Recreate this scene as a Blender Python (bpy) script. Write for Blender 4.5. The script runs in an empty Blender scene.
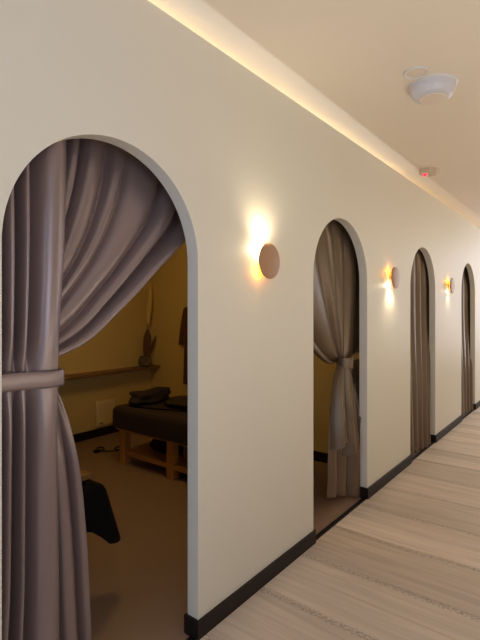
import bpy, bmesh, math, random
from math import sin, cos, pi, radians, sqrt, exp
from mathutils import Vector, Matrix, noise
random.seed(4)
SC = bpy.context.scene
COL = SC.collection

# ------------------------------------------------------------------ materials
def srgb(r, g, b):
    def f(c):
        c /= 255.0
        return c / 12.92 if c <= 0.04045 else ((c + 0.055) / 1.055) ** 2.4
    return (f(r), f(g), f(b), 1)

def mat(name, col, rough=0.6, noise_scale=6.0, var=0.06, bump=0.0, bump_scale=60.0, metal=0.0, spec=0.5, sheen=0.0):
    m = bpy.data.materials.new(name); m.use_nodes = True
    nt = m.node_tree; b = nt.nodes['Principled BSDF']
    tc = nt.nodes.new('ShaderNodeTexCoord')
    n = nt.nodes.new('ShaderNodeTexNoise'); n.inputs['Scale'].default_value = noise_scale; n.inputs['Detail'].default_value = 4
    nt.links.new(tc.outputs['Object'], n.inputs['Vector'])
    mx = nt.nodes.new('ShaderNodeMix'); mx.data_type = 'RGBA'
    a = tuple(max(0, c * (1 - var)) for c in col[:3]) + (1,)
    c2 = tuple(min(1, c * (1 + var)) for c in col[:3]) + (1,)
    mx.inputs['A'].default_value = a; mx.inputs['B'].default_value = c2
    nt.links.new(n.outputs['Fac'], mx.inputs['Factor'])
    nt.links.new(mx.outputs['Result'], b.inputs['Base Color'])
    b.inputs['Roughness'].default_value = rough
    b.inputs['Metallic'].default_value = metal
    b.inputs['Specular IOR Level'].default_value = spec
    if sheen:
        b.inputs['Sheen Weight'].default_value = sheen
        b.inputs['Sheen Roughness'].default_value = 0.4
    if bump:
        n2 = nt.nodes.new('ShaderNodeTexNoise'); n2.inputs['Scale'].default_value = bump_scale; n2.inputs['Detail'].default_value = 3
        nt.links.new(tc.outputs['Object'], n2.inputs['Vector'])
        bp = nt.nodes.new('ShaderNodeBump'); bp.inputs['Strength'].default_value = bump; bp.inputs['Distance'].default_value = 0.01
        nt.links.new(n2.outputs['Fac'], bp.inputs['Height'])
        nt.links.new(bp.outputs['Normal'], b.inputs['Normal'])
    return m

def emit_mat(name, col, strength):
    m = bpy.data.materials.new(name); m.use_nodes = True
    b = m.node_tree.nodes['Principled BSDF']
    b.inputs['Base Color'].default_value = col
    b.inputs['Emission Color'].default_value = col
    b.inputs['Emission Strength'].default_value = strength
    return m

def wood_floor(name):
    m = bpy.data.materials.new(name); m.use_nodes = True
    nt = m.node_tree; b = nt.nodes['Principled BSDF']; L = nt.links
    tc = nt.nodes.new('ShaderNodeTexCoord')
    br = nt.nodes.new('ShaderNodeTexBrick')
    br.inputs['Scale'].default_value = 1.0
    br.inputs['Brick Width'].default_value = 3.1
    br.inputs['Row Height'].default_value = 0.225
    br.inputs['Mortar Size'].default_value = 0.0012
    br.inputs['Mortar Smooth'].default_value = 0.3
    br.inputs['Color1'].default_value = srgb(206, 187, 170)
    br.inputs['Color2'].default_value = srgb(232, 215, 198)
    br.inputs['Mortar'].default_value = srgb(188, 168, 150)
    br.offset = 0.37; br.offset_frequency = 2
    L.new(tc.outputs['Object'], br.inputs['Vector'])
    # long grain stretched along the planks (X)
    mp = nt.nodes.new('ShaderNodeMapping'); mp.inputs['Scale'].default_value = (0.9, 16, 1)
    L.new(tc.outputs['Object'], mp.inputs['Vector'])
    n1 = nt.nodes.new('ShaderNodeTexNoise'); n1.inputs['Scale'].default_value = 1.6; n1.inputs['Detail'].default_value = 5; n1.inputs['Distortion'].default_value = 0.6
    L.new(mp.outputs['Vector'], n1.inputs['Vector'])
    r1 = nt.nodes.new('ShaderNodeValToRGB')
    r1.color_ramp.elements[0].position = 0.34; r1.color_ramp.elements[0].color = (0.82, 0.80, 0.78, 1)
    r1.color_ramp.elements[1].position = 0.62; r1.color_ramp.elements[1].color = (1.05, 1.05, 1.05, 1)
    L.new(n1.outputs['Fac'], r1.inputs['Fac'])
    mul = nt.nodes.new('ShaderNodeMix'); mul.data_type = 'RGBA'; mul.blend_type = 'MULTIPLY'; mul.inputs['Factor'].default_value = 0.75
    L.new(br.outputs['Color'], mul.inputs['A']); L.new(r1.outputs['Color'], mul.inputs['B'])
    # sparse dark grain ticks gathered in streaks along some plank lines
    w = nt.nodes.new('ShaderNodeTexWave'); w.wave_type = 'BANDS'; w.bands_direction = 'Y'
    w.inputs['Scale'].default_value = 0.7; w.inputs['Distortion'].default_value = 1.1; w.inputs['Detail'].default_value = 2; w.inputs['Detail Scale'].default_value = 0.7
    L.new(tc.outputs['Object'], w.inputs['Vector'])
    r2 = nt.nodes.new('ShaderNodeValToRGB')
    r2.color_ramp.elements[0].position = 0.955; r2.color_ramp.elements[0].color = (0, 0, 0, 1)
    r2.color_ramp.elements[1].position = 1.0; r2.color_ramp.elements[1].color = (1, 1, 1, 1)
    L.new(w.outputs['Fac'], r2.inputs['Fac'])
    mp3 = nt.nodes.new('ShaderNodeMapping'); mp3.inputs['Scale'].default_value = (60, 130, 1)
    L.new(tc.outputs['Object'], mp3.inputs['Vector'])
    n3 = nt.nodes.new('ShaderNodeTexNoise'); n3.inputs['Scale'].default_value = 1.0; n3.inputs['Detail'].default_value = 2
    L.new(mp3.outputs['Vector'], n3.inputs['Vector'])
    r3 = nt.nodes.new('ShaderNodeValToRGB')
    r3.color_ramp.elements[0].position = 0.46; r3.color_ramp.elements[1].position = 0.6
    L.new(n3.outputs['Fac'], r3.inputs['Fac'])
    mm = nt.nodes.new('ShaderNodeMath'); mm.operation = 'MULTIPLY'
    L.new(r2.outputs['Color'], mm.inputs[0]); L.new(r3.outputs['Color'], mm.inputs[1])
    mm2 = nt.nodes.new('ShaderNodeMath'); mm2.operation = 'MULTIPLY'; mm2.inputs[1].default_value = 0.6
    L.new(mm.outputs[0], mm2.inputs[0])
    mx = nt.nodes.new('ShaderNodeMix'); mx.data_type = 'RGBA'
    mx.inputs['B'].default_value = srgb(104, 78, 58)
    L.new(mm2.outputs[0], mx.inputs['Factor']); L.new(mul.outputs['Result'], mx.inputs['A'])
    L.new(mx.outputs['Result'], b.inputs['Base Color'])
    b.inputs['Roughness'].default_value = 0.5
    bp = nt.nodes.new('ShaderNodeBump'); bp.inputs['Strength'].default_value = 0.12; bp.inputs['Distance'].default_value = 0.004
    L.new(n1.outputs['Fac'], bp.inputs['Height']); L.new(bp.outputs['Normal'], b.inputs['Normal'])
    return m

M = {}
M['wall'] = mat('wall_paint', srgb(226, 219, 205), 0.5, 1.2, 0.02, 0.05, 25, spec=0.35)
M['ceiling'] = mat('ceiling_paint', srgb(240, 226, 208), 0.75, 1.5, 0.02)
M['roomwall'] = mat('room_wall_paint', srgb(214, 190, 128), 0.65, 1.5, 0.04)
M['floor'] = wood_floor('floor_planks')
M['roomfloor'] = mat('room_vinyl_floor', srgb(142, 118, 104), 0.55, 3.0, 0.07)
M['base'] = mat('baseboard_dark', srgb(33, 23, 22), 0.5, 8, 0.15, spec=0.25)
M['strip'] = mat('threshold_dark', srgb(26, 19, 18), 0.5, 8, 0.15, spec=0.2)
M['satin'] = mat('satin_curtain', srgb(144, 127, 128), 0.33, 3.0, 0.05, 0.02, 220, metal=0.45, spec=0.8)
M['satin2'] = mat('satin_curtain_warm', srgb(112, 93, 74), 0.36, 3.0, 0.05, 0.02, 220, metal=0.4, spec=0.7)
M['disc'] = mat('sconce_wood', srgb(172, 128, 96), 0.45, 14, 0.12)
M['brass'] = mat('sconce_base', srgb(190, 160, 120), 0.35, 10, 0.05, metal=0.6)
M['glow'] = emit_mat('sconce_glow', (1, 0.42, 0.05, 1), 4)
M['plastic'] = mat('white_plastic', srgb(226, 222, 220), 0.4, 8, 0.02)
M['plastic_face'] = mat('white_plastic_face', srgb(232, 216, 198), 0.5, 8, 0.02)
M['plastic_blue'] = mat('cool_white_plastic', srgb(216, 213, 220), 0.4, 8, 0.02)
M['greyplastic'] = mat('grey_plastic', srgb(212, 192, 168), 0.5, 8, 0.03)
M['red'] = emit_mat('red_led', (1, 0.01, 0.04, 1), 4)
M['wood'] = mat('bed_wood', srgb(192, 138, 70), 0.5, 9, 0.15)
M['pad'] = mat('bed_padding', srgb(52, 38, 34), 0.7, 9, 0.1)
M['sheet'] = mat('dark_sheet', srgb(46, 31, 29), 0.85, 9, 0.15, 0.15, 90)
M['sheet2'] = mat('black_sheet', srgb(17, 14, 16), 0.9, 9, 0.15, 0.15, 90, spec=0.15)
M['bag'] = mat('black_bag', srgb(24, 18, 17), 0.75, 9, 0.2, 0.2, 40)
M['card'] = mat('brown_box', srgb(150, 98, 52), 0.8, 9, 0.1)
M['tape'] = mat('box_tape', srgb(178, 136, 86), 0.4, 9, 0.05)
M['cable'] = mat('black_cable', srgb(22, 18, 16), 0.5, 9, 0.1)
M['ledge'] = mat('ledge_wood', srgb(130, 92, 52), 0.5, 9, 0.15)
M['panel'] = mat('pale_panel', srgb(228, 208, 160), 0.5, 9, 0.03)
M['leaf'] = mat('dried_leaf', srgb(104, 74, 40), 0.8, 30, 0.3)
M['plume'] = mat('pampas', srgb(226, 196, 120), 0.9, 60, 0.2)
M['robe'] = mat('robe_brown', srgb(92, 58, 34), 0.9, 20, 0.15, 0.2, 80)
M['towel'] = mat('tan_towel', srgb(150, 112, 66), 0.95, 40, 0.15, 0.3, 160)
M['stone'] = mat('white_pebble', srgb(214, 196, 160), 0.7, 30, 0.1)
def glass_mat():
    m = bpy.data.materials.new('vase_glass'); m.use_nodes = True
    b = m.node_tree.nodes['Principled BSDF']
    b.inputs['Base Color'].default_value = srgb(225, 220, 205); b.inputs['Roughness'].default_value = 0.05
    b.inputs['Transmission Weight'].default_value = 0.9; b.inputs['IOR'].default_value = 1.3
    return m
M['glass'] = glass_mat()

# ------------------------------------------------------------------ mesh helpers
def obj(name, bm, m, parent=None, smooth=False, loc=None):
    bmesh.ops.recalc_face_normals(bm, faces=bm.faces[:])
    me = bpy.data.meshes.new(name); bm.to_mesh(me); bm.free()
    if smooth:
        for p in me.polygons: p.use_smooth = True
    o = bpy.data.objects.new(name, me); COL.objects.link(o)
    me.materials.append(m)
    if parent: o.parent = parent
    if loc: o.location = loc
    return o
def struct(name, bm, m, smooth=False):
    o = obj(name, bm, m, None, smooth); o['kind'] = 'structure'; return o
def tag(o, label, cat, group=None):
    o['label'] = label; o['category'] = cat
    if group: o['group'] = group
    return o
def thing(name, label, cat, loc=(0, 0, 0), group=None, rotz=0):
    o = bpy.data.objects.new(name, None); COL.objects.link(o)
    o.empty_display_size = 0.1
    o.location = loc; o.rotation_euler = (0, 0, rotz)
    return tag(o, label, cat, group)
def box(bm, x0, x1, y0, y1, z0, z1, bev=0.0, seg=2):
    t = bmesh.new()
    bmesh.ops.create_cube(t, size=1.0)
    for v in t.verts:
        v.co = Vector(((x0 + x1) / 2 + v.co.x * (x1 - x0), (y0 + y1) / 2 + v.co.y * (y1 - y0), (z0 + z1) / 2 + v.co.z * (z1 - z0)))
    if bev: bmesh.ops.bevel(t, geom=t.edges[:], offset=bev, segments=seg, affect='EDGES', profile=0.5)
    me = bpy.data.meshes.new('t'); t.to_mesh(me); t.free(); bm.from_mesh(me); bpy.data.meshes.remove(me)
    return bm
def Box(*a, **k): return box(bmesh.new(), *a, **k)
def lathe(profile, seg=40, axis='Z'):
    """profile: list of (r, h); closed with caps if r=0 at the ends"""
    bm = bmesh.new(); rings = []
    for r, h in profile:
        if r < 1e-6:
            rings.append([bm.verts.new(P(0, 0, h, axis))])
        else:
            rings.append([bm.verts.new(P(r * cos(2 * pi * i / seg), r * sin(2 * pi * i / seg), h, axis)) for i in range(seg)])
    for a, b in zip(rings, rings[1:]):
        for i in range(seg):
            j = (i + 1) % seg
            if len(a) == 1 and len(b) == 1: continue
            if len(a) == 1: bm.faces.new((a[0], b[i], b[j]))
            elif len(b) == 1: bm.faces.new((a[i], a[j], b[0]))
            else: bm.faces.new((a[i], a[j], b[j], b[i]))
    return bm
def P(a, b, h, axis):
    return Vector((a, b, h)) if axis == 'Z' else Vector((h, a, b))
def tube(pts, r, seg=10):
    bm = bmesh.new(); rings = []
    pts = [Vector(p) for p in pts]
    for i, p in enumerate(pts):
        t = (pts[min(i + 1, len(pts) - 1)] - pts[max(i - 1, 0)]).normalized()
        up = Vector((0, 0, 1)) if abs(t.z) < 0.9 else Vector((1, 0, 0))
        a = t.cross(up).normalized(); b = t.cross(a).normalized()
        rr = r(i / (len(pts) - 1)) if callable(r) else r
        rings.append([bm.verts.new(p + a * rr * cos(2 * pi * k / seg) + b * rr * sin(2 * pi * k / seg)) for k in range(seg)])
    for A, B in zip(rings, rings[1:]):
        for k in range(seg):
            j = (k + 1) % seg; bm.faces.new((A[k], A[j], B[j], B[k]))
    bm.faces.new(rings[0]); bm.faces.new(rings[-1])
    return bm
def sheet(f, nu, nv, wrap=False):
    bm = bmesh.new()
    g = [[bm.verts.new(Vector(f(i / nu, j / nv))) for j in range(nv + 1)] for i in range(nu + 1)]
    for i in range(nu):
        for j in range(nv):
            bm.faces.new((g[i][j], g[i + 1][j], g[i + 1][j + 1], g[i][j + 1]))
    return bm
def smoothstep(a, b, x):
    t = max(0.0, min(1.0, (x - a) / (b - a))); return t * t * (3 - 2 * t)
def lerp(a, b, t): return a + (b - a) * t
def interp(pts, t):
    """smooth interpolation through (t, value...) rows"""
    if t <= pts[0][0]: return pts[0][1:]
    if t >= pts[-1][0]: return pts[-1][1:]
    for k in range(len(pts) - 1):
        if pts[k][0] <= t <= pts[k + 1][0]:
            p0 = pts[max(k - 1, 0)]; p1 = pts[k]; p2 = pts[k + 1]; p3 = pts[min(k + 2, len(pts) - 1)]
            u = (t - p1[0]) / (p2[0] - p1[0]); out = []
            for c in range(1, len(p1)):
                m1 = (p2[c] - p0[c]) / max(p2[0] - p0[0], 1e-6) * (p2[0] - p1[0])
                m2 = (p3[c] - p1[c]) / max(p3[0] - p1[0], 1e-6) * (p2[0] - p1[0])
                out.append((2*u**3-3*u**2+1)*p1[c] + (u**3-2*u**2+u)*m1 + (-2*u**3+3*u**2)*p2[c] + (u**3-u**2)*m2)
            return tuple(out)

# ------------------------------------------------------------------ camera
TH = math.atan(357 / 460.0)
CAM_D, CAM_H = 1.435, 1.5
cd = bpy.data.cameras.new('camera'); cam = bpy.data.objects.new('camera', cd); COL.objects.link(cam)
cam.location = (CAM_D, 0, CAM_H); cam.rotation_euler = (pi / 2, 0, TH)
cd.sensor_fit = 'VERTICAL'; cd.sensor_height = 24; cd.lens = 24 * 460 / 640; cd.shift_y = -11 / 640
cd.clip_start = 0.05
SC.camera = cam

# ------------------------------------------------------------------ setting
WT = 0.065                 # partition thickness
TOP = 2.748                # partition top
CEIL = 2.80
ZC, R = 1.708, 0.437       # springline and radius of the arches
ARCH = [1.100, 3.052, 4.990, 7.120]
Y0, Y1 = -2.6, 9.6
XR = 2.35                  # far side of the corridor
ROOM_X = -3.2
ROOM_Y = 4.06

def partition():
    bm = bmesh.new(); N = 56
    segs = []; y = Y0
    def quad(a, b, c, d): bm.faces.new([bm.verts.new(Vector(p)) for p in (a, b, c, d)])
    def two(poly):
        for x in (0.0, -WT): bm.faces.new([bm.verts.new(Vector((x, p[0], p[1]))) for p in poly])
    for c in ARCH:
        two([(y, 0), (c - R, 0), (c - R, ZC), (c - R, TOP), (y, TOP), (y, ZC)])
        pts = [(c - R * cos(pi * k / N), ZC + R * sin(pi * k / N)) for k in range(N + 1)]
        for p, q in zip(pts, pts[1:]):
            two([p, q, (q[0], TOP), (p[0], TOP)])
        path = [(c - R, 0)] + pts + [(c + R, 0)]
        for p, q in zip(path, path[1:]):
            quad((0, p[0], p[1]), (0, q[0], q[1]), (-WT, q[0], q[1]), (-WT, p[0], p[1]))
        y = c + R
    two([(y, 0), (Y1, 0), (Y1, TOP), (y, TOP), (y, ZC)])
    quad((0, Y0, TOP), (0, Y1, TOP), (-WT, Y1, TOP), (-WT, Y0, TOP))
    bmesh.ops.remove_doubles(bm, verts=bm.verts[:], dist=1e-5)
    return bm
struct('wall_left', partition(), M['wall'])
struct('floor', Box(-WT / 2 - 0.0, XR, Y0, Y1, -0.1, 0), M['floor'])
struct('floor', Box(ROOM_X, -WT / 2, Y0, Y1, -0.1, 0.0), M['roomfloor'])
struct('ceiling', Box(ROOM_X, XR, Y0, Y1, CEIL, CEIL + 0.2), M['ceiling'])
struct('ceiling', Box(ROOM_X, -WT, Y0, Y1, 2.42, 2.46), M['roomwall'])
struct('wall_right', Box(XR, XR + 0.1, Y0, Y1, 0, CEIL), M['wall'])
struct('wall_front', Box(ROOM_X, XR, Y0 - 0.1, Y0, 0, CEIL + 0.2), M['wall'])
struct('wall_end', Box(ROOM_X, XR, Y1, Y1 + 0.1, 0, CEIL + 0.2), M['wall'])
struct('wall_back', Box(ROOM_X - 0.1, ROOM_X, Y0, Y1, 0, CEIL), M['roomwall'])
struct('wall_side', Box(ROOM_X, -WT, ROOM_Y, ROOM_Y + 0.08, 0, 2.42), M['roomwall'])

# dark skirting: one run round each pier of the partition
BT, BH = 0.013, 0.085
edges = [Y0] + [v for c in ARCH for v in (c - R, c + R)] + [Y1]
for k in range(0, len(edges), 2):
    a, b = edges[k], edges[k + 1]
    bm = bmesh.new()
    lo = a - BT if k else a
    hi = b + BT if k + 2 < len(edges) else b
    box(bm, 0, BT, lo, hi, 0, BH, 0.002, 1)
    box(bm, -WT - BT, -WT, lo, hi, 0, BH, 0.002, 1)
    if k: box(bm, -WT, 0, a - BT, a, 0, BH)
    if k + 2 < len(edges): box(bm, -WT, 0, b, b + BT, 0, BH)
    struct('baseboard_left', bm, M['base'])
struct('baseboard_back', Box(ROOM_X, ROOM_X + BT, Y0, ROOM_Y, 0, 0.095, bev=0.002, seg=1), M['base'])
struct('baseboard_side', Box(ROOM_X + BT, -WT - BT, ROOM_Y - BT, ROOM_Y, 0, 0.095, bev=0.002, seg=1), M['base'])
for i, c in enumerate(ARCH):
    struct('trim_%d' % (i + 1), Box(-0.035, 0.0, c - R + BT, c + R - BT, 0, 0.006, bev=0.002, seg=1), M['strip'])

# ------------------------------------------------------------------ curtains
def ridge(p, k=0.75):
    s = sin(p); return (abs(s) ** k) * (1 if s > 0 else -1)
def nz(a, b, s=0): return noise.noise(Vector((a, b, s)))

def fold(t, skew=0.0):
    """cross-section of hanging cloth: fat outward rolls parted by narrow creases, in -1..1"""
    t = t + skew * sin(2 * pi * t) / (2 * pi)
    return 2.0 * ((sin(pi * t) ** 2 + .012) ** .5 - .11) / .9 - 1.0

def rollat(F, u):
    for k in range(len(F) - 1):
        if u <= F[k + 1] or k == len(F) - 2:
            return k + (u - F[k]) / (F[k + 1] - F[k])

# --- first arch: a straight hanging edge panel over a swept drape, banded together
def curtain_one():
    t = thing('curtain', 'large mauve grey satin curtain in the nearest arch, swept to the left and banded', 'curtain', (-0.12, 0.8, 0), 'satin curtains in the arches')
    ox, oy = -0.12, 0.8
    G = 1.29   # height of the gather
    PA = [-.05, .16, .29, .46, .61, 1.06]      # creases: narrow rolls, then one broad roll at the free edge
    def panel(u, v):
        z = lerp(2.30, 0.012, v)
        wl, wr = interp([(0, .575, .918), (.35, .580, .918), (.60, .60, .918), (1.20, .62, .912), (1.30, .62, .912), (1.75, .60, .940), (2.3, .57, .950)], z)
        y = lerp(wl, wr, u)
        pin = exp(-((z - 1.262) / 0.10) ** 2)
        top = smoothstep(1.3, 2.2, z); low = 1 - smoothstep(0.4, 1.25, z)
        # three broad rolls with narrow creases between them
        ph = 2 * pi * (1.95 * u + .12 + .06 * sin(2.2 * z) + .10 * low * u)
        q = ph + .55 * sin(ph)
        a = (0.027 + 0.004 * top + 0.010 * low) * (1 - 0.70 * pin)
        x = -0.108 + a * (1.25 - .4 * smoothstep(.6, .8, u)) * fold(rollat(PA, u + .012 * sin(2.5 * z)), .15) + a * .12 * sin(1.3 * ph + 1.3)
        x += 0.0035 * nz(u * 6, z * 1.7) - 0.012 * smoothstep(0.95, 1.0, u) + 0.008 * pin + .014 * smoothstep(.6, .9, u)
        return (x - ox, y - oy, z)
    obj('edge_panel', sheet(panel, 130, 120), M['satin'], t, True)
    # swept drape: every fold runs from the rod to the gather, then falls and flares
    FA = [0, .10, .22, .31, .45, .55, .70, .80, 1.0]      # crease positions across the cloth
    def roll(u):
        for k in range(len(FA) - 1):
            if FA[k] <= u <= FA[k + 1] + 1e-6:
                return k + (u - FA[k]) / (FA[k + 1] - FA[k])
    def drape(u, v):
        Tt = (lerp(.80, 1.74, u), 2.30)
        Gt = (lerp(.64, .900, u), lerp(G + .10, G - .005, u))
        if v < 0.6:
            w = v / 0.6
            k = 1 - u
            c = (lerp(Tt[0], Gt[0], .44 - .34 * smoothstep(0, .5, k)), lerp(Tt[1], Gt[1], .56 + .04 * k))
            y = (1-w)**2*Tt[0] + 2*w*(1-w)*c[0] + w*w*Gt[0]
            z = (1-w)**2*Tt[1] + 2*w*(1-w)*c[1] + w*w*Gt[1]
            if u > .55:   # free edge follows the measured line
                e = interp([(0, 1.74, 2.30), (.28, 1.66, 1.905), (.5, 1.42, 1.665), (.68, 1.235, 1.495), (.84, 1.08, 1.365), (1, Gt[0], Gt[1])], w)
                b = smoothstep(.55, 1, u); y = lerp(y, e[0], b); z = lerp(z, e[1], b)
            r = roll(u) + .16 * sin(2.3 * w + 5 * u) * (1 - w)
            ph = 2 * pi * r
            amp = (0.060 * (1 - 0.72 * w ** 1.8)) * (0.5 + 0.5 * smoothstep(0, .2, w)) * (.75 + .35 * sin(7 * u + 1))
            q = ph + .75 * sin(ph + .4)
            x = -0.205 + .85 * amp * fold(r, .4) + .10 * amp * sin(.7 * ph + 3 * w) + 0.035 * sin(pi * w) * u
            x += 0.004 * nz(u * 5 + w * 2, w * 4, 2) - .02 * smoothstep(.96, 1, u)
        else:
            w = (v - 0.6) / 0.4
            z = lerp(Gt[1], 0.012, w)
            fl = interp([(0, 0), (.06, .28), (.2, .58), (.45, .82), (.8, .97), (1, 1.0)], w)[0]
            y = lerp(Gt[0], lerp(.72, 1.10, u), fl)
            amp = 0.006 + 0.036 * smoothstep(0, .35, w)
            ph = 2 * pi * (3.0 * u + .1 + .05 * sin(3 * w))
            x = -0.180 + amp * fold(ph / (2 * pi) + .2, .3) + 0.004 * nz(u * 5, w * 4, 3) - .03 * smoothstep(.9, 1, u)
        return (x - ox, y - oy, z)
    obj('drape', sheet(drape, 280, 150), M['satin'], t, True)
    # band
    def band(u, v):
        a = u * 2 * pi
        y = .752 - .170 * cos(a)
        s = sin(a)
        x = -0.095 + (0.042 if s > 0 else 0.075) * (abs(s) ** .55) * (1 if s > 0 else -1)
        z = lerp(1.232, 1.290, v) + .006 * cos(a * 1.0) + .0015 * sin(a * 5)
        x += .0025 * sin(v * pi)
        return (x - ox, y - oy, z)
    b = obj('tieback', sheet(band, 72, 6), M['satin'], t, True)
    sol = b.modifiers.new('thick', 'SOLIDIFY'); sol.thickness = 0.003
curtain_one()

# --- second arch: swept to the right jamb, tied, long lining below shorter front folds
def curtain_two():
    ox, oy = -0.12, 3.4
    t = thing('curtain', 'brown satin curtain in the second arch, gathered to the right by a looped tieback', 'curtain', (ox, oy, 0), 'satin curtains in the arches')
    GY, GZ = 3.30, 1.085
    def gather(u):
        return (interp([(0, GY - .05), (.55, GY + .03), (.72, GY + .06), (1, 3.66)], u)[0], GZ + .02 * sin(pi * u) + .05 * smoothstep(.72, 1, u))
    def upper(u, v):
        Tt = (lerp(2.50, 3.70, u), 2.30)
        Gt = gather(u)
        w = v
        c = (lerp(Tt[0], Gt[0], .40), lerp(Tt[1], Gt[1], .60))
        y = (1-w)**2*Tt[0] + 2*w*(1-w)*c[0] + w*w*Gt[0]
        z = (1-w)**2*Tt[1] + 2*w*(1-w)*c[1] + w*w*Gt[1]
        if u < .4:   # sagging free edge on the left
            e = interp([(0, 2.40, 2.30), (.25, 2.46, 1.70), (.5, 2.66, 1.36), (.72, 2.95, 1.17), (.88, 3.13, 1.09), (1, Gt[0], Gt[1])], w)
            b = 1 - smoothstep(0, .4, u); y = lerp(y, e[0], b); z = lerp(z, e[1], b)
        r = 5.4 * u + .12 * sin(9 * u) + .10 * sin(2 * w + 4 * u)
        ph = 2 * pi * r
        amp = .040 * (1 - .74 * w ** 2) * (.5 + .5 * smoothstep(0, .2, w)) * (.8 + .3 * sin(8 * u))
        x = -.138 + amp * fold(r, .4) + .004 * nz(u * 5, w * 3, 4)
        x -= .02 * (1 - u)
        return (x - ox, y - oy, z)
    obj('drape', sheet(upper, 200, 90), M['satin2'], t, True)
    def lining(u, v):
        z0 = GZ; zb = lerp(.125, .012, smoothstep(.0, .75, u)) 
        z = lerp(z0, zb, v)
        fl = interp([(0, 0), (.08, .32), (.25, .62), (.6, .88), (1, 1)], v)[0]
        y = lerp(interp([(0, GY - .05), (.55, GY + .03), (.75, 3.42), (1, 3.65)], u)[0], lerp(3.035, 3.65, u), fl)
        amp = .006 + .038 * smoothstep(0, .4, v)
        ph = u * 2 * pi * 3.4 + 1.1 + .6 * nz(u * 2, v, 21)
        x = -.135 + amp * (fold(ph / (2 * pi), .3) + .2 * sin(ph * .6)) + .006 * nz(u * 7, v * 5, 9)
        fw = smoothstep(-.1, .8, v) * smoothstep(.35, .9, u)
        x += .062 * fw; y = lerp(y, min(y, 3.455 + .012 * u), smoothstep(0.0, .8, fw))
        x = min(x, -.05)
        return (x - ox, y - oy, z)
    obj('lining', sheet(lining, 130, 80), M['satin2'], t, True)
    # two shorter front swags of folded-over edge
    for (ya, yb, yc, yd, zb) in ((3.255, 3.30, 3.060, 3.21, .47), (3.29, 3.355, 3.255, 3.435, .375)):
        def swag(u, v):
            z = lerp(GZ + .01, zb + .03 * sin(u * pi) + .02 * u, v)
            fl = interp([(0, 0), (.1, .34), (.3, .65), (.7, .92), (1, 1)], v)[0]
            y = lerp(lerp(ya, yb, u), lerp(yc, yd, u), fl)
            ph = u * 2 * pi * 1.5 + .4
            x = lerp(-.085, -.036, v) + (.004 + .022 * v) * fold(ph / (2 * pi), .3) - .05 * (2 * u - 1) ** 4 + .004 * nz(u * 5, v * 5, 3)
            return (x - ox, y - oy, z)
        obj('fold', sheet(swag, 40, 50), M['satin2'], t, True)
    # tieback: a cloth loop round the gather running to a hook on the right
    def loop(u, v):
        a = u * 2 * pi
        ln = interp([(0, 0), (.5, 0), (1, 0)], u)[0]
        ya = GY + .005 - .075 * cos(a)
        s = sin(a)
        x = -.105 + .055 * (abs(s) ** .6) * (1 if s > 0 else -1)
        z = lerp(GZ - .04, GZ + .035, v) + .012 * cos(a)
        return (x - ox, ya - oy, z)
    b = obj('tieback', sheet(loop, 48, 5), M['satin2'], t, True)
    def strap(u, v):
        y = lerp(GY + .055, 3.60, u); z = lerp(GZ - .02, GZ + .02, v) + .14 * u ** 1.3
        return (-.075 - .03 * u + .004 * sin(v * pi) - ox, y - oy, z)
    obj('strap', sheet(strap, 20, 5), M['satin2'], b, True)
curtain_two()

def straight_curtain(yc, label, y_l, y_r, pleats, seed, pull):
    ox, oy = -0.12, yc
    t = thing('curtain', label, 'curtain', (ox, oy, 0), 'satin curtains in the arches')
    def f(u, v):
        z = lerp(2.30, .012, v)
        gather = smoothstep(0, .75, v)
        y = lerp(lerp(y_l, y_l + pull, gather), y_r, u)
        ph = 2 * pi * (u * pleats + .14 * sin(5 * u + seed) + .10 * nz(u * 2, v * .8, seed))
        a = .050 + .014 * v
        x = -.132 + .9 * a * fold(ph / (2 * pi), .4) * (.75 + .35 * sin(6 * u + seed)) + .004 * nz(u * 5, v * 3, seed + 3)
        fw = smoothstep(.30, 1, v)
        x += .062 * fw; y = lerp(y, yc - .29 + (y - yc + .29) * .71, fw)
        return (x - ox, y - oy, z)
    obj('drape', sheet(f, 170, 70), M['satin2'], t, True)
    # heading tape band along the top and a heavier turned hem at the foot
    def hem(u, v):
        p = Vector(f(u, lerp(.965, 1.0, v))); return (p.x + .004, p.y, p.z)
    obj('hem', sheet(hem, 170, 3), M['satin2'], t, True)
straight_curtain(4.99, 'brown satin curtain hanging straight in the third arch, between two lit sconces', 4.55, 5.63, 6.0, 3, .0)
straight_curtain(7.12, 'brown satin curtain hanging straight in the farthest arch', 6.70, 7.82, 6.0, 8, .0)

# ------------------------------------------------------------------ sconces
def sconce(y, z, label):
    t = thing('wall_sconce', label, 'wall lamp', (0, y, z), 'round wall sconces')
    obj('mount', lathe([(0, 0), (.045, 0), (.045, .028), (0, .028)], 32, 'X'), M['brass'], t, False)
    obj('glow_ring', lathe([(.058, .0315), (.058, .026), (.068, .026), (.070, .0315)], 48, 'X'), M['glow'], t, True)
    obj('disc', lathe([(0, .032), (.085, .032), (.094, .036), (.096, .042), (.094, .047), (.088, .049), (0, .050)], 56, 'X'), M['disc'], t, True)
    return t
SCON = [(2.055, 1.758, 1), (4.010, 1.772, -1), (6.01, 1.783, -1)]
sconce(*SCON[0][:2], 'round brown wall sconce nearest the camera, between the first and second arches')
sconce(*SCON[1][:2], 'round brown wall sconce between the second and third arches')
sconce(*SCON[2][:2], 'round brown wall sconce farthest away, between the third and last arches')

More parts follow.
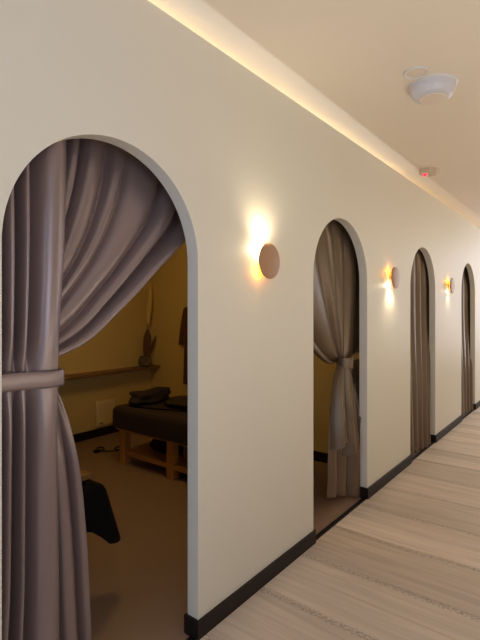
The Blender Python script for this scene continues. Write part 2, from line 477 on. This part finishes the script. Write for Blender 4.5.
def lamp(kind, name, loc, energy, color, size=0.1, rot=None, sy=None, spread=None, shape=None):
    l = bpy.data.lights.new(name, kind); l.energy = energy; l.color = color
    if kind == 'AREA':
        l.size = size
        if sy: l.shape = 'RECTANGLE'; l.size_y = sy
        if spread: l.spread = spread
    elif kind in ('POINT', 'SPOT'): l.shadow_soft_size = size
    o = bpy.data.objects.new(name, l); COL.objects.link(o); o.location = loc
    if rot: o.rotation_euler = rot
    return o
def aim(o, target):
    d = Vector(target) - o.location
    o.rotation_euler = d.to_track_quat('-Z', 'Y').to_euler()

for y, z, s in SCON:
    # the bright white side and the amber side of each backlit disc
    k = 1.0 if y < 5 else .35
    lamp('POINT', 'sconce_white_light', (.024, y - .050, z + .066 * s), (1.3 if y < 3 else .5) * k, (1, .84, .56), .010)
    lamp('POINT', 'sconce_amber_light', (.020, y - .052, z - .058 * s), .34 * (1 if y < 5 else .9), (1, .40, .02), .012)
    sp = lamp('SPOT', 'sconce_wash_fill', (.085, y - .035, z + .100 * s), (3.4 if y < 3 else 2.6) * k, (1, .86, .58), .03)  # unseen spot floating off the disc, added for the wash on the wall
    sp.data.spot_size = radians(140); sp.data.spot_blend = 1.0; aim(sp, (0, y - .02, z + .27 * s))

# ------------------------------------------------------------------ ceiling fittings
t = thing('ceiling_detector', 'white bowl-shaped ceiling detector next to the flat round cover', 'detector', (CAM_D - .752, 2.797, CEIL))
obj('plate', lathe([(0, 0), (.134, 0), (.132, -.006), (.124, -.010), (0, -.010)], 48), M['plastic'], t)
obj('body', lathe([(0, -.010), (.124, -.010), (.120, -.040), (.104, -.068), (.084, -.078), (.080, -.078), (0, -.076)], 48), M['plastic_blue'], t, False)
obj('face', lathe([(0, -.0785), (.076, -.0785), (.072, -.084), (0, -.085)], 48), M['plastic_face'], t)
bm = lathe([(0, 0), (.008, 0), (.006, -.004), (0, -.005)], 16); bm.transform(Matrix.Translation((-.05, -.075, -.07)))
obj('indicator', bm, M['plastic'], t, True)
t = thing('ceiling_cover', 'flat round white cover plate set in the ceiling beside the bowl-shaped detector', 'ceiling cover', (CAM_D - .784, 2.585, CEIL))
obj('rim', lathe([(.050, 0), (.066, 0), (.066, -.007), (.060, -.011), (.054, -.009), (.050, -.006)], 48), M['plastic'], t)
obj('cover', lathe([(0, -.001), (.051, -.001), (.051, -.005), (0, -.006)], 48), M['plastic_face'], t)
t = thing('motion_sensor', 'small octagonal beige ceiling sensor with a red light', 'sensor', (CAM_D - 1.236, 4.48, CEIL + .001), None, radians(12))
obj('housing', lathe([(0, 0), (.090, 0), (.090, -.034), (.072, -.046), (0, -.046)], 8), M['greyplastic'], t)
bm = bmesh.new(); bmesh.ops.create_uvsphere(bm, u_segments=16, v_segments=10, radius=.018)
bm.transform(Matrix.Translation((-.036, -.036, -.048)))
obj('red_light', bm, M['red'], t, True)

# ------------------------------------------------------------------ massage beds
def massage_bed(loc, label, legs_x, L, flip=1):
    """origin at the far end on the floor; runs along +X (L), width along Y"""
    W = .70; t = thing('massage_bed', label, 'massage bed', loc, 'wooden massage beds')
    lw = .078
    for lx in legs_x:
        for ly in (.05, W - .05 - lw):
            obj('leg', Box(lx, lx + lw, ly, ly + lw, 0, .37, bev=.006), M['wood'], t)
    x0, x1 = legs_x[0], legs_x[-1] + lw
    for ly in (.068, W - .068 - .04):
        obj('rail', Box(x0 + .02, x1 - .02, ly, ly + .042, .085, .135, bev=.004), M['wood'], t)
    obj('shelf_board', Box(x0 + .01, x1 - .01, .11, W - .11, .112, .128, bev=.003), M['wood'], t)
    obj('apron', Box(.015, L - .015, .035, W - .035, .33, .385, bev=.004), M['wood'], t)
    obj('padded_top', Box(.012, L - .012, .012, W - .012, .385, .548, bev=.03, seg=3), M['pad'], t, True)
    return t
def bed_sheet(loc, L, W, ztop, drop, label, m, corner=None, seed=0):
    """a draped cloth: rounded top and skirt, optional long loose corner"""
    bm = bmesh.new(); n = 48
    # perimeter points of the rounded rectangle
    per = []; r = .04
    for cx, cy, a0 in ((L - r, W - r, 0), (r, W - r, 90), (r, r, 180), (L - r, r, 270)):
        for k in range(7): a = radians(a0 + 15 * k); per.append((cx + r * cos(a), cy + r * sin(a), cos(a), sin(a)))
    fine = []
    for i in range(len(per)):
        p, q = per[i], per[(i + 1) % len(per)]
        d = sqrt((p[0]-q[0])**2 + (p[1]-q[1])**2); k = max(1, int(d / .035))
        for j in range(k): fine.append(tuple(lerp(p[c], q[c], j / k) for c in range(4)))
    rings = []
    prof = [(-.10, 0), (-.05, .002), (-.025, -.002), (-.008, -.014), (.004, -.035)] + [(.005, -.035 - (drop - .035) * k / 9) for k in range(1, 10)]
    for pi_, (off, dz) in enumerate(prof):
        ring = []
        for i, (x, y, nx, ny) in enumerate(fine):
            w = max(0, (-dz - .03) / (drop - .03))
            wav = .006 * w * nz(x * 6 + seed, y * 6, dz * 3) + .004 * w
            o = off + wav; ddz = dz
            if corner:
                dd = sqrt((x - corner[0]) ** 2 + (y - corner[1]) ** 2)
                c = exp(-(dd / .085) ** 2)
                o += w * .075 * c; ddz -= w * .115 * c
            ring.append(bm.verts.new(Vector((x + nx * o, y + ny * o, ztop + ddz + .004 * nz(x * 4, y * 4, 3 + seed)))))
        rings.append(ring)
    N = len(fine)
    for A, B in zip(rings, rings[1:]):
        for i in range(N): j = (i + 1) % N; bm.faces.new((A[i], A[j], B[j], B[i]))
    bm.faces.new(rings[0])
    o = obj('bed_sheet', bm, m, None, True, loc)
    return tag(o, label, 'sheet')
LB = 1.80
b1 = (-2.29, 2.765, 0)
massage_bed(b1, 'low wooden massage bed with visible legs and rails, seen through the nearest arch', [.055, .715, 1.66], LB)
bed_sheet((b1[0], b1[1], 0), LB, .70, .556, .195, 'dark brown sheet over the massage bed with the visible wooden legs', M['sheet'])
b2 = (-2.465, .835, 0)
massage_bed(b2, 'massage bed behind the nearest curtain, only its covered corner showing', [.055, .70, 1.32], LB)
bed_sheet((b2[0], b2[1], 0), LB, .70, .556, .20, 'black sheet with a loose pointed corner beside the nearest curtain', M['sheet2'], (LB, .70), 5)

# towel on the second bed
def towel_bm():
    bm = bmesh.new()
    for k in range(3): box(bm, -.15 + .004 * k, .15 - .003 * k, -.11 + .003 * k, .11, .009 * k, .009 * (k + 1), .004, 2)
    return bm
o = obj('folded_towel', towel_bm(), M['towel'], None, True, (-.92, 1.40, .5615)); o.rotation_euler = (0, 0, .1)
tag(o, 'folded tan towel lying on the black sheet beside the nearest curtain', 'towel')

def cushion(lx, ly, lz, seed, lump=.1):
    bm = bmesh.new(); bmesh.ops.create_uvsphere(bm, u_segments=40, v_segments=22, radius=1)
    for v in bm.verts:
        c = v.co; s = lambda q, k: (abs(q) ** k) * (1 if q > 0 else -1)
        p = Vector((s(c.x, .6) * lx / 2, s(c.y, .6) * ly / 2, s(c.z, .8) * lz / 2))
        p *= 1 + lump * nz(c.x * 1.8 + seed, c.y * 1.8, c.z * 1.8)
        v.co = p
    zmin = min(v.co.z for v in bm.verts)
    for v in bm.verts: v.co.z = max(v.co.z - zmin - .012, 0)
    return bm
o = obj('pillow', cushion(.24, .46, .125, 3, .35), M['sheet'], None, True, (-2.15, 3.13, .562)); o.rotation_euler = (0, 0, .1)
tag(o, 'rumpled dark brown pillow across the left end of the massage bed', 'pillow')
o = obj('blanket', cushion(1.10, .40, .085, 9, .2), M['sheet'], None, True, (-1.40, 3.24, .563))
tag(o, 'dark blanket laid flat along the massage bed beside the pillow', 'blanket')
# things on the lower shelf of the first bed
t = thing('bag', 'black soft bag on the lower shelf of the massage bed', 'bag', (-1.82, 3.10, .128))
obj('pouch', cushion(.40, .26, .15, 14, .2), M['bag'], t, True)
obj('handle', tube([(-.08 + .16 * k / 12, -.12 - .02 * sin(pi * k / 12), .07 + .035 * sin(pi * k / 12)) for k in range(13)], .008, 8), M['bag'], t, True)
t = thing('storage_box', 'brown cardboard box on the lower shelf of the massage bed', 'box', (-1.32, 3.08, .128))
obj('carton', Box(-.16, .16, -.15, .15, 0, .16, bev=.004), M['card'], t)
obj('tape', Box(-.162, .162, -.025, .025, .1595, .1615), M['tape'], t)
# cable on the floor
pts = []
for k in range(90):
    a = k / 89; an = a * 2 * pi * 2.2
    pts.append((-2.72 + .30 * a - .06 + .085 * cos(an), 2.90 + .28 * a + .075 * sin(an), .008 + .006 * (k % 41) / 41))
t = thing('power_cable', 'black power cable loosely coiled on the floor beside the massage bed', 'cable', (-2.6, 2.95, 0))
obj('cord', tube([(x + 2.6, y - 2.95, z) for x, y, z in pts], .007, 8), M['cable'], t, True)
e = pts[0]
obj('plug', Box(e[0] + 2.6 - .022, e[0] + 2.6 + .022, e[1] - 2.95 - .05, e[1] - 2.95 + .005, .0005, .032, bev=.006), M['cable'], t, True)

# wall ledge, vase, dried plant
t = thing('wall_ledge', 'narrow brown wooden ledge running along the back wall of the room', 'ledge', (ROOM_X, 2.0, .745))
obj('shelf_board', Box(0, .19, -2.6, 2.055, 0, .028, bev=.004), M['ledge'], t)
obj('support_batten', Box(0, .022, -2.6, 2.055, -.03, 0, bev=.002), M['ledge'], t)
VX, VY, VZ = ROOM_X + .10, 3.88, .773
t = thing('glass_vase', 'small round glass vase standing on the end of the wall ledge', 'vase', (VX, VY, VZ))
prof = [(0, 0), (.055, 0), (.082, .025), (.090, .06), (.080, .10), (.070, .125), (.066, .125), (.075, .099), (.085, .06), (.078, .028), (.052, .006), (0, .006)]
obj('bowl', lathe(prof, 36), M['glass'], t, True)
bm = bmesh.new()
for k in range(40):
    s = bmesh.new(); bmesh.ops.create_uvsphere(s, u_segments=8, v_segments=6, radius=.009)
    a = random.uniform(0, 6.28); rr = random.uniform(0, .05)
    s.transform(Matrix.Translation((rr * cos(a), rr * sin(a), .016 + .012 * random.random())))
    me = bpy.data.meshes.new('t'); s.to_mesh(me); s.free(); bm.from_mesh(me); bpy.data.meshes.remove(me)
pb = obj('pebbles', bm, M['stone'], t, True); pb['kind'] = 'stuff'
t = thing('dried_plant', 'dried leaves with a tall pale plume rising from the glass vase', 'plant', (VX, VY, VZ + .03))
def leaf(tip, width, bend):
    tip = Vector(tip)
    def f(u, v):
        w = width * (sin(pi * min(1, v * 1.02)) ** .8) * (0.3 + .7 * v) * (u - .5)
        c = tip * v + Vector((bend * sin(pi * v), 0, 0))
        return (c.x + .15 * w, c.y + w, c.z)
    return sheet(f, 6, 16)
for tip, w, b in (((.01, .03, .46), .17, .01), ((.015, .17, .36), .08, .01), ((.01, -.03, .26), .06, .0)):
    obj('leaf', leaf(tip, w, b), M['leaf'], t, True)
obj('stem', tube([(.006 * k / 10, .004 * k, .055 * k) for k in range(11)], .004, 6), M['leaf'], t, True)
obj('plume', tube([(.006 + .012 * sin(k / 20 * 2), .040 + .004 * k * .4, .50 + .026 * k) for k in range(21)],
    lambda a: .004 + .030 * (sin(pi * min(1, a * .93 + .06)) ** .7) + .003 * sin(a * 60), 14), M['plume'], t, True)

# pale box on the back wall
t = thing('wall_panel', 'pale square panel low on the back wall just above the baseboard', 'wall panel', (ROOM_X, 3.325, .13))
obj('casing', Box(0, .05, -.125, .125, 0, .29, bev=.008), M['panel'], t, True)
obj('door', Box(.05, .056, -.105, .105, .02, .27, bev=.002), M['panel'], t)
obj('latch', Box(.056, .064, -.095, -.045, .03, .04, bev=.002), M['cable'], t)

# robe on a hook on the side wall
RX, RY = -2.42, ROOM_Y
t = thing('coat_hook', 'small metal hook on the side wall holding the brown robe', 'hook', (RX, RY, 1.56))
obj('hook_plate', Box(-.015, .015, -.008, 0, -.04, .04, bev=.003), M['brass'], t)
obj('hook_arm', tube([(0, -.006, .01), (0, -.03, .0), (0, -.045, .012), (0, -.05, .032)], .005, 8), M['brass'], t, True)
t = thing('robe', 'brown robe hanging on the side wall, at the right jamb of the nearest arch', 'robe', (RX, RY - .05, 1.54))
def robe_body(u, v):
    a = u * 2 * pi
    w = interp([(0, .02), (.08, .09), (.3, .105), (1, .125)], v)[0]
    r = 1 + .10 * sin(a * 5 + 1 + v) * v
    return (w * cos(a) * r, .0 + min(.03, w * .3) * sin(a) * r, .03 - .98 * v)
obj('body', sheet(robe_body, 60, 40), M['robe'], t, True)
for sx in (-1, 1):
    def slv(u, v):
        a = u * 2 * pi; r = interp([(0, .035), (.3, .045), (1, .062)], v)[0]
        return (sx * (.075 + .075 * v ** .6) + r * cos(a), -.004 + .018 * sin(a) * (1 + .2 * sin(3 * a)), -.02 - .46 * v)
    obj('sleeve', sheet(slv, 28, 24), M['robe'], t, True)
obj('belt', sheet(lambda u, v: (.142 * cos(u * 2 * pi), .040 * sin(u * 2 * pi), -.40 - .04 * v), 40, 2), M['robe'], t, True)

# ------------------------------------------------------------------ light
W = bpy.data.worlds.new('world'); SC.world = W; W.use_nodes = True
W.node_tree.nodes['Background'].inputs['Color'].default_value = (1, .9, .78, 1)
W.node_tree.nodes['Background'].inputs['Strength'].default_value = .1
# daylight from the entrance behind the camera
o = lamp('AREA', 'entrance_daylight', (.9, Y0 + .15, 1.6), 32, (.50, .68, 1), 1.8, sy=2.0); aim(o, (.2, 2.0, 1.5))
# unseen cool fill added across the corridor to brighten the near upper wall
o = lamp('AREA', 'near_corridor_fill', (2.28, .2, 1.7), 13, (.70, .79, 1), 1.6, sy=.8); aim(o, (0, .9, 2.5))
# added warm fill along the far side, turned up to brighten the ceiling
o = lamp('AREA', 'corridor_fill', (2.15, 2.8, 1.0), 22, (1, .91, .74), 5.0, sy=.4); aim(o, (1.1, 2.9, 2.8))
o = lamp('AREA', 'corridor_fill_far', (2.0, 6.2, 2.5), 14, (1, .84, .60), 3.5, sy=.5); aim(o, (0.0, 6.0, .8))  # second unseen fill, added to warm and brighten the far wall
# daylight at the far end of the corridor
o = lamp('AREA', 'far_end_daylight', (1.2, Y1 - .3, 1.7), 34, (.86, .90, 1), 1.4, sy=2.0); aim(o, (.2, 7.0, 1.4))
# hidden light line in the open void above the rooms, spilling over the partition
o = lamp('AREA', 'cove_light', (-.70, 1.2, 2.572), 82, (.84, .93, 1), 6.5, sy=.06)
o.rotation_euler = (pi, 0, pi / 2)
o = lamp('AREA', 'cove_fill_far', (-.70, 6.9, 2.572), 26, (1, .93, .80), 4.8, sy=.06)  # dimmer strip added to lift the dark gap above the far partition
o.rotation_euler = (pi, 0, pi / 2)
# dim rooms
lamp('POINT', 'room_lamp', (-1.6, 2.3, 2.25), 15.5, (1, .68, .24), .15)
lamp('POINT', 'far_room_lamp', (-1.6, 6.3, 2.25), 2.0, (1, .68, .24), .15)

SC.view_settings.view_transform = 'Standard'
SC.view_settings.look = 'None'
SC.view_settings.exposure = 0.0
